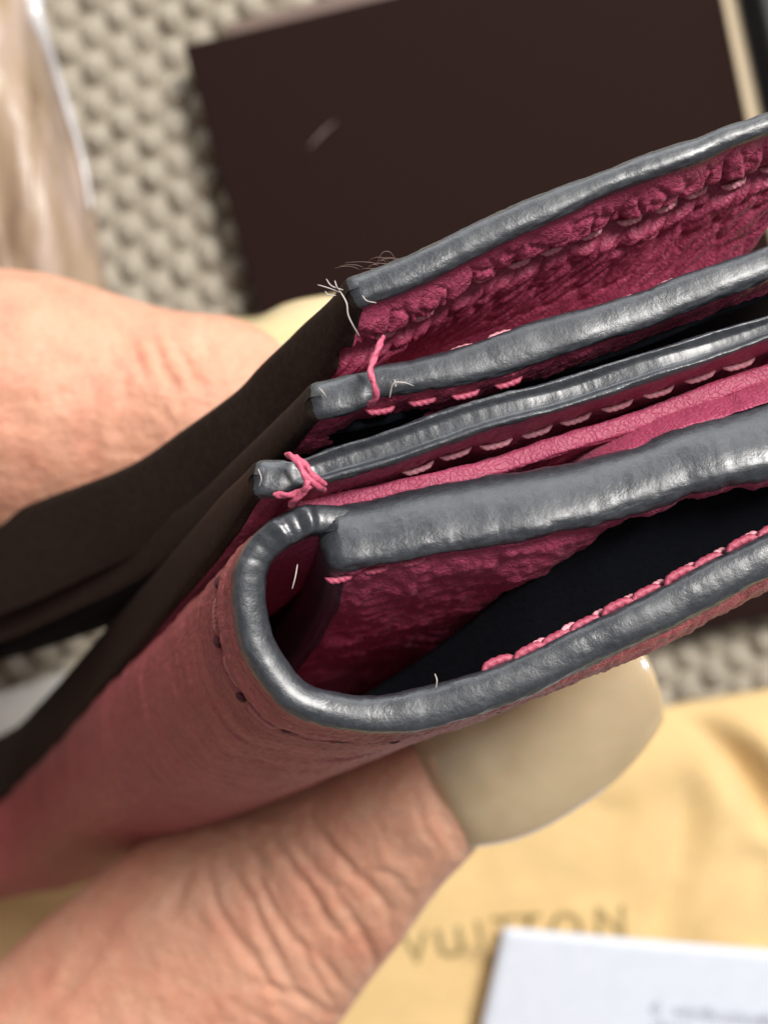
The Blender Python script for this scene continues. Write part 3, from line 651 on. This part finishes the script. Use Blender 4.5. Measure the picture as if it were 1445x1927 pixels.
def build_hand():
    limbs = [
        # index finger, from knuckle to tip
        [(-1650, 760, 12.2, 270), (-1250, 560, 11.6, 260), (-800, 600, 10.9, 245), (-420, 700, 10.3, 250), (-120, 752, 9.95, 254), (60, 772, 9.8, 258), (190, 788, 9.75, 236), (300, 800, 9.7, 218), (400, 800, 9.6, 209), (470, 790, 9.45, 196), (540, 772, 9.3, 150), (585, 760, 9.2, 105)],
        # thumb
        [(-1500, 2350, 13, 330), (-700, 2520, 12.2, 350), (-250, 2400, 11.5, 320), (90, 2110, 10.9, 292), (260, 1940, 10.7, 275), (400, 1805, 10.5, 258), (500, 1712, 10.3, 242), (600, 1640, 10.05, 205), (715, 1545, 9.7, 168), (808, 1484, 9.45, 146), (880, 1440, 9.4, 110), (940, 1400, 9.3, 70)],
        # middle, ring and little finger, curled behind the index finger
        [(-1700, 1000, 13, 250), (-1350, 760, 13.2, 245), (-900, 700, 13.3, 235), (-560, 820, 13.2, 225), (-420, 980, 13.0, 215), (-520, 1130, 12.8, 205), (-760, 1180, 12.7, 180)],
        [(-1780, 1250, 13.3, 240), (-1500, 1020, 13.9, 232), (-1120, 960, 14.2, 222), (-820, 1060, 14.2, 214), (-720, 1190, 14.0, 200), (-850, 1300, 13.8, 190), (-1050, 1330, 13.6, 170)],
        [(-1850, 1500, 13.4, 215), (-1640, 1300, 14.2, 205), (-1330, 1260, 14.6, 195), (-1110, 1330, 14.6, 185), (-1060, 1430, 14.4, 175), (-1170, 1500, 14.2, 160)],
        # palm and wrist
        [(-1650, 800, 12.2, 330), (-1950, 1350, 12.5, 430), (-2250, 1900, 12.8, 470), (-2500, 2350, 13, 450)],
        [(-1780, 1250, 13.2, 360), (-2000, 1600, 13.1, 430), (-2350, 2050, 13, 470)],
        [(-1850, 1500, 13.4, 300), (-2150, 1800, 13.3, 400), (-2450, 2200, 13.1, 430)],
        [(-700, 2500, 12.2, 330), (-1400, 2400, 12.8, 420), (-2300, 2250, 13, 480), (-3300, 2700, 13, 430), (-4000, 3000, 13, 430)],
        [(-1100, 1900, 12.4, 160), (-1500, 1500, 12.4, 220), (-1750, 1100, 12.4, 260)],
    ]
    bm = bmesh.new()
    for l in limbs:
        V, F = limb(l); vs = [bm.verts.new(v) for v in V]
        for f in F: bm.faces.new([vs[i] for i in f])
    me = bpy.data.meshes.new('hand'); bm.to_mesh(me); bm.free()
    o = bpy.data.objects.new('hand', me); COL.objects.link(o)
    r = o.modifiers.new('skin', 'REMESH'); r.mode = 'VOXEL'; r.voxel_size = .075
    s = o.modifiers.new('soft', 'SMOOTH'); s.iterations = 6; s.factor = .5
    bpy.context.view_layer.update()
    me2 = bpy.data.meshes.new_from_object(o.evaluated_get(bpy.context.evaluated_depsgraph_get())); o.modifiers.clear(); o.data = me2; me2.name = 'hand'
    bm = bmesh.new(); bm.from_mesh(me2)
    def inframe(c):
        D = CAM_Z - c.z; x = c.x / D * F_PX + CX; y = -c.y / D * F_PX + CY
        return -90 < x < 1100 and 430 < y < 2010 and D < 11.2
    for it in range(2):
        fs = [f for f in bm.faces if inframe(f.calc_center_median())]
        es = list({e for f in fs for e in f.edges})
        bmesh.ops.subdivide_edges(bm, edges=es, cuts=1, use_grid_fill=True, smooth=.0)
    for it in range(3): bmesh.ops.smooth_vert(bm, verts=[v for v in bm.verts if inframe(v.co)], factor=.5, use_axis_x=True, use_axis_y=True, use_axis_z=True)
    bm.normal_update(); bm.to_mesh(me2); bm.free()
    n = len(me2.vertices); co = np.zeros(n * 3); me2.vertices.foreach_get('co', co); co = co.reshape(-1, 3)
    no = np.zeros(n * 3); me2.vertices.foreach_get('normal', no); no = no.reshape(-1, 3)
    view = unit(np.array([0, 0, CAM_Z]) - co); fr = smooth(.0, .25, np.sum(no * view, 1)); px = to_px(co)
    d = np.zeros(n)
    # skin creases: (polyline in the picture, width, depth) cut into the finger surface
    cr = [([(458, 1570), (487, 1632), (499, 1682), (532, 1732), (549, 1765), (575, 1790)], 9, .060),
          ([(512, 1565), (541, 1620), (570, 1657), (599, 1707), (616, 1736), (640, 1760)], 9, .075),
          ([(582, 1530), (599, 1566), (653, 1628), (694, 1670), (728, 1707), (735, 1753)], 9, .070),
          ([(385, 1625), (395, 1649), (412, 1715), (449, 1769), (483, 1819), (516, 1861), (540, 1905)], 9, .065),
          ([(425, 1620), (437, 1641), (474, 1695), (491, 1744), (516, 1790), (541, 1840), (575, 1885)], 8, .055),
          ([(599, 1795), (632, 1840), (668, 1872)], 8, .05), ([(645, 1700), (682, 1757), (707, 1815)], 9, .06),
          ([(350, 1650), (338, 1690), (322, 1720)], 10, .05), ([(480, 1590), (512, 1650), (535, 1700), (570, 1745)], 6, .03),
          ([(545, 1560), (580, 1620), (625, 1670), (650, 1715)], 6, .03), ([(560, 1770), (590, 1830), (630, 1890)], 7, .04),
          ([(470, 1850), (540, 1868), (610, 1900), (650, 1910)], 8, .045), ([(690, 1640), (740, 1650), (775, 1690)], 7, .035),
          ([(430, 1880), (470, 1910), (520, 1935)], 8, .03), ([(110, 1880), (170, 1780), (250, 1700)], 14, .03), ([(80, 1915), (140, 1850), (210, 1760)], 12, .025),
          ([(795, 1440), (812, 1485), (832, 1530), (856, 1585), (880, 1615)], 13, .05), ([(780, 1500), (800, 1560), (835, 1610)], 7, .03),
          ([(189, 610), (202, 652), (211, 690)], 9, .035), ([(236, 620), (256, 675), (272, 706)], 9, .05), ([(285, 620), (306, 693), (336, 738)], 9, .05), ([(325, 640), (355, 693), (376, 724)], 8, .045),
          ([(380, 625), (396, 668)], 9, .04), ([(100, 600), (82, 661)], 12, .03), ([(128, 565), (122, 620)], 10, .02), ([(175, 735), (170, 860)], 14, .03), ([(346, 755), (342, 840)], 12, .025),
          ([(160, 560), (176, 610), (180, 650)], 8, .02), ([(300, 760), (330, 800)], 9, .02), ([(232, 690), (236, 750)], 9, .025), ([(40, 760), (38, 870)], 14, .025)]
    for pl, w, dep in cr:
        pl, _ = catmull(np.array([(a, b, 0.) for a, b in pl]), 40); pl = pl[:, :2]
        lo, hi = pl.min(0) - 45, pl.max(0) + 45
        k = np.where((px[:, 0] > lo[0]) & (px[:, 0] < hi[0]) & (px[:, 1] > lo[1]) & (px[:, 1] < hi[1]) & (fr > 0))[0]
        if not len(k): continue
        wob = px[k] + 5 * np.stack([fbm(px[k, 0] / 30, px[k, 1] / 30, 3), fbm(px[k, 0] / 30, px[k, 1] / 30, 7)], 1)
        dd = np.linalg.norm(wob[:, None] - pl[None], axis=2); j = dd.argmin(1); dist = dd.min(1); ends = np.sin(np.pi * np.clip((j + 4) / 47., 0, 1)) ** .6
        d[k] += fr[k] * ends * .37 * (-dep * np.exp(-(dist / w) ** 2) + dep * .45 * np.exp(-((dist - 2.3 * w) / (1.3 * w)) ** 2))
    m = (px[:, 0] > -100) & (px[:, 0] < 1100) & (px[:, 1] > 400) & (px[:, 1] < 2020)
    d += m * fr * (.020 * fbm(px[:, 0] / 60, px[:, 1] / 60, 5) + .03 * fbm(px[:, 0] / 150, px[:, 1] / 150, 8) + .006 * fbm(px[:, 0] / 16, px[:, 1] / 16, 6))
    tj = m * fr * smooth(280, 400, px[:, 0]) * (1 - smooth(740, 830, px[:, 0])) * smooth(1480, 1560, px[:, 1])
    uu = px[:, 0] * .87 - px[:, 1] * .5 + 14 * fbm(px[:, 0] / 90, px[:, 1] / 90, 15); ww = px[:, 0] * .5 + px[:, 1] * .87
    d += tj * (.011 * fbm(uu / 17, ww / 110, 16) - .010 * np.clip(.5 - np.abs(fbm(uu / 11, ww / 60, 18, 2)) * 4, 0, 1))
    tf = m * fr * (px[:, 1] < 1040) * (px[:, 0] < 620)
    d += tf * (.006 * fbm(px[:, 0] / 14 + px[:, 1] / 60, px[:, 1] / 90, 19) + .004 * fbm(px[:, 0] / 40, px[:, 1] / 9, 20))
    co = co + no * d[:, None]
    me2.vertices.foreach_set('co', co.astype(np.float32).ravel()); me2.update()
    me2.materials.clear(); me2.materials.append(M['skin']); me2.shade_smooth()
    tag(o, 'hand pinching the pink wallet between forefinger and thumb, long pale glossy nails', 'hand')
    return o
hand = build_hand()

def nail_mat(name, c0, c1):
    m, nt, b = mat_base(name); L = nt.links; n1 = noise(nt, coords(nt), 1.6, 3, .5)
    L.new(ramp(nt, n1, [(.3, c0), (.7, c1)]), b.inputs['Base Color']); b.inputs['Roughness'].default_value = .22
    b.inputs['Coat Weight'].default_value = .8; b.inputs['Coat Roughness'].default_value = .03
    b.inputs['Subsurface Weight'].default_value = .5; b.inputs['Subsurface Scale'].default_value = .12; b.inputs['Thin Film Thickness'].default_value = 330; b.inputs['Thin Film IOR'].default_value = 1.38
    return m
M['nail'] = nail_mat('pearl_nail', (.46, .36, .21), (.58, .47, .30))
M['nail_pale'] = nail_mat('pale_nail', (.62, .50, .26), (.70, .58, .34))
def nail(name, lower, upper, bulge, mat, thick=.05, nu=70, nw=40):
    lo, _ = catmull([P(*p) for p in lower], nu); up, _ = catmull([P(*p) for p in upper], nu)
    w = np.linspace(0, 1, nw)[None, :, None]; G = lo[:, None] * (1 - w) + up[:, None] * w
    Tu = unit(np.gradient(G, axis=0)); Tw = unit(np.gradient(G, axis=1)); Nn = np.cross(Tu, Tw); Nn *= np.sign(Nn[nu // 2, nw // 2, 2])
    G = G + np.array([0, 0, 1.]) * (bulge * np.sin(np.pi * w)) 
    Tu = unit(np.gradient(G, axis=0)); Tw = unit(np.gradient(G, axis=1)); Nn = unit(np.cross(Tu, Tw)); Nn *= np.sign(Nn[nu // 2, nw // 2, 2])
    e = np.minimum(np.minimum(np.arange(nu)[:, None], np.arange(nu)[::-1][:, None]) / 5., np.minimum(np.arange(nw)[None], np.arange(nw)[::-1][None]) / 4.)
    th = thick * np.sqrt(np.clip(1 - (1 - np.clip(e, 0, 1)) ** 2, 0, 1))
    V = np.vstack([(G + Nn * th[..., None] * .5).reshape(-1, 3), (G - Nn * th[..., None] * .5).reshape(-1, 3)])
    F = np.vstack([grid_faces(nu, nw), grid_faces(nu, nw, nu * nw, True)])
    o = mesh_obj(name, V, F, M[mat]); o.parent = hand
    bm = bmesh.new(); bm.from_mesh(o.data); bmesh.ops.remove_doubles(bm, verts=bm.verts, dist=.0005); bmesh.ops.recalc_face_normals(bm, faces=bm.faces); bm.to_mesh(o.data); bm.free()
    return o
tn = nail('fingernail', [(868, 1601, 9.38), (900, 1594, 9.13), (960, 1583, 9.08), (1020, 1560, 9.03), (1090, 1519, 8.98), (1160, 1468, 8.93), (1215, 1408, 8.88), (1250, 1350, 8.88)],
          [(720, 1300, 9.58), (780, 1255, 9.18), (840, 1220, 9.13), (900, 1190, 9.08), (970, 1160, 9.03), (1050, 1135, 8.98), (1110, 1130, 8.93), (1165, 1150, 8.88)], .36, 'nail')
tn['label'] = 'long beige pearl thumbnail'
fn = nail('fingernail', [(430, 640, 9.3), (490, 650, 9.2), (540, 660, 9.1), (590, 670, 9.0), (650, 680, 8.9)], [(430, 600, 9.9), (490, 596, 9.85), (540, 572, 9.8), (590, 560, 9.7), (680, 548, 9.6)], .10, 'nail_pale')
fn['label'] = 'pale yellow forefinger nail'
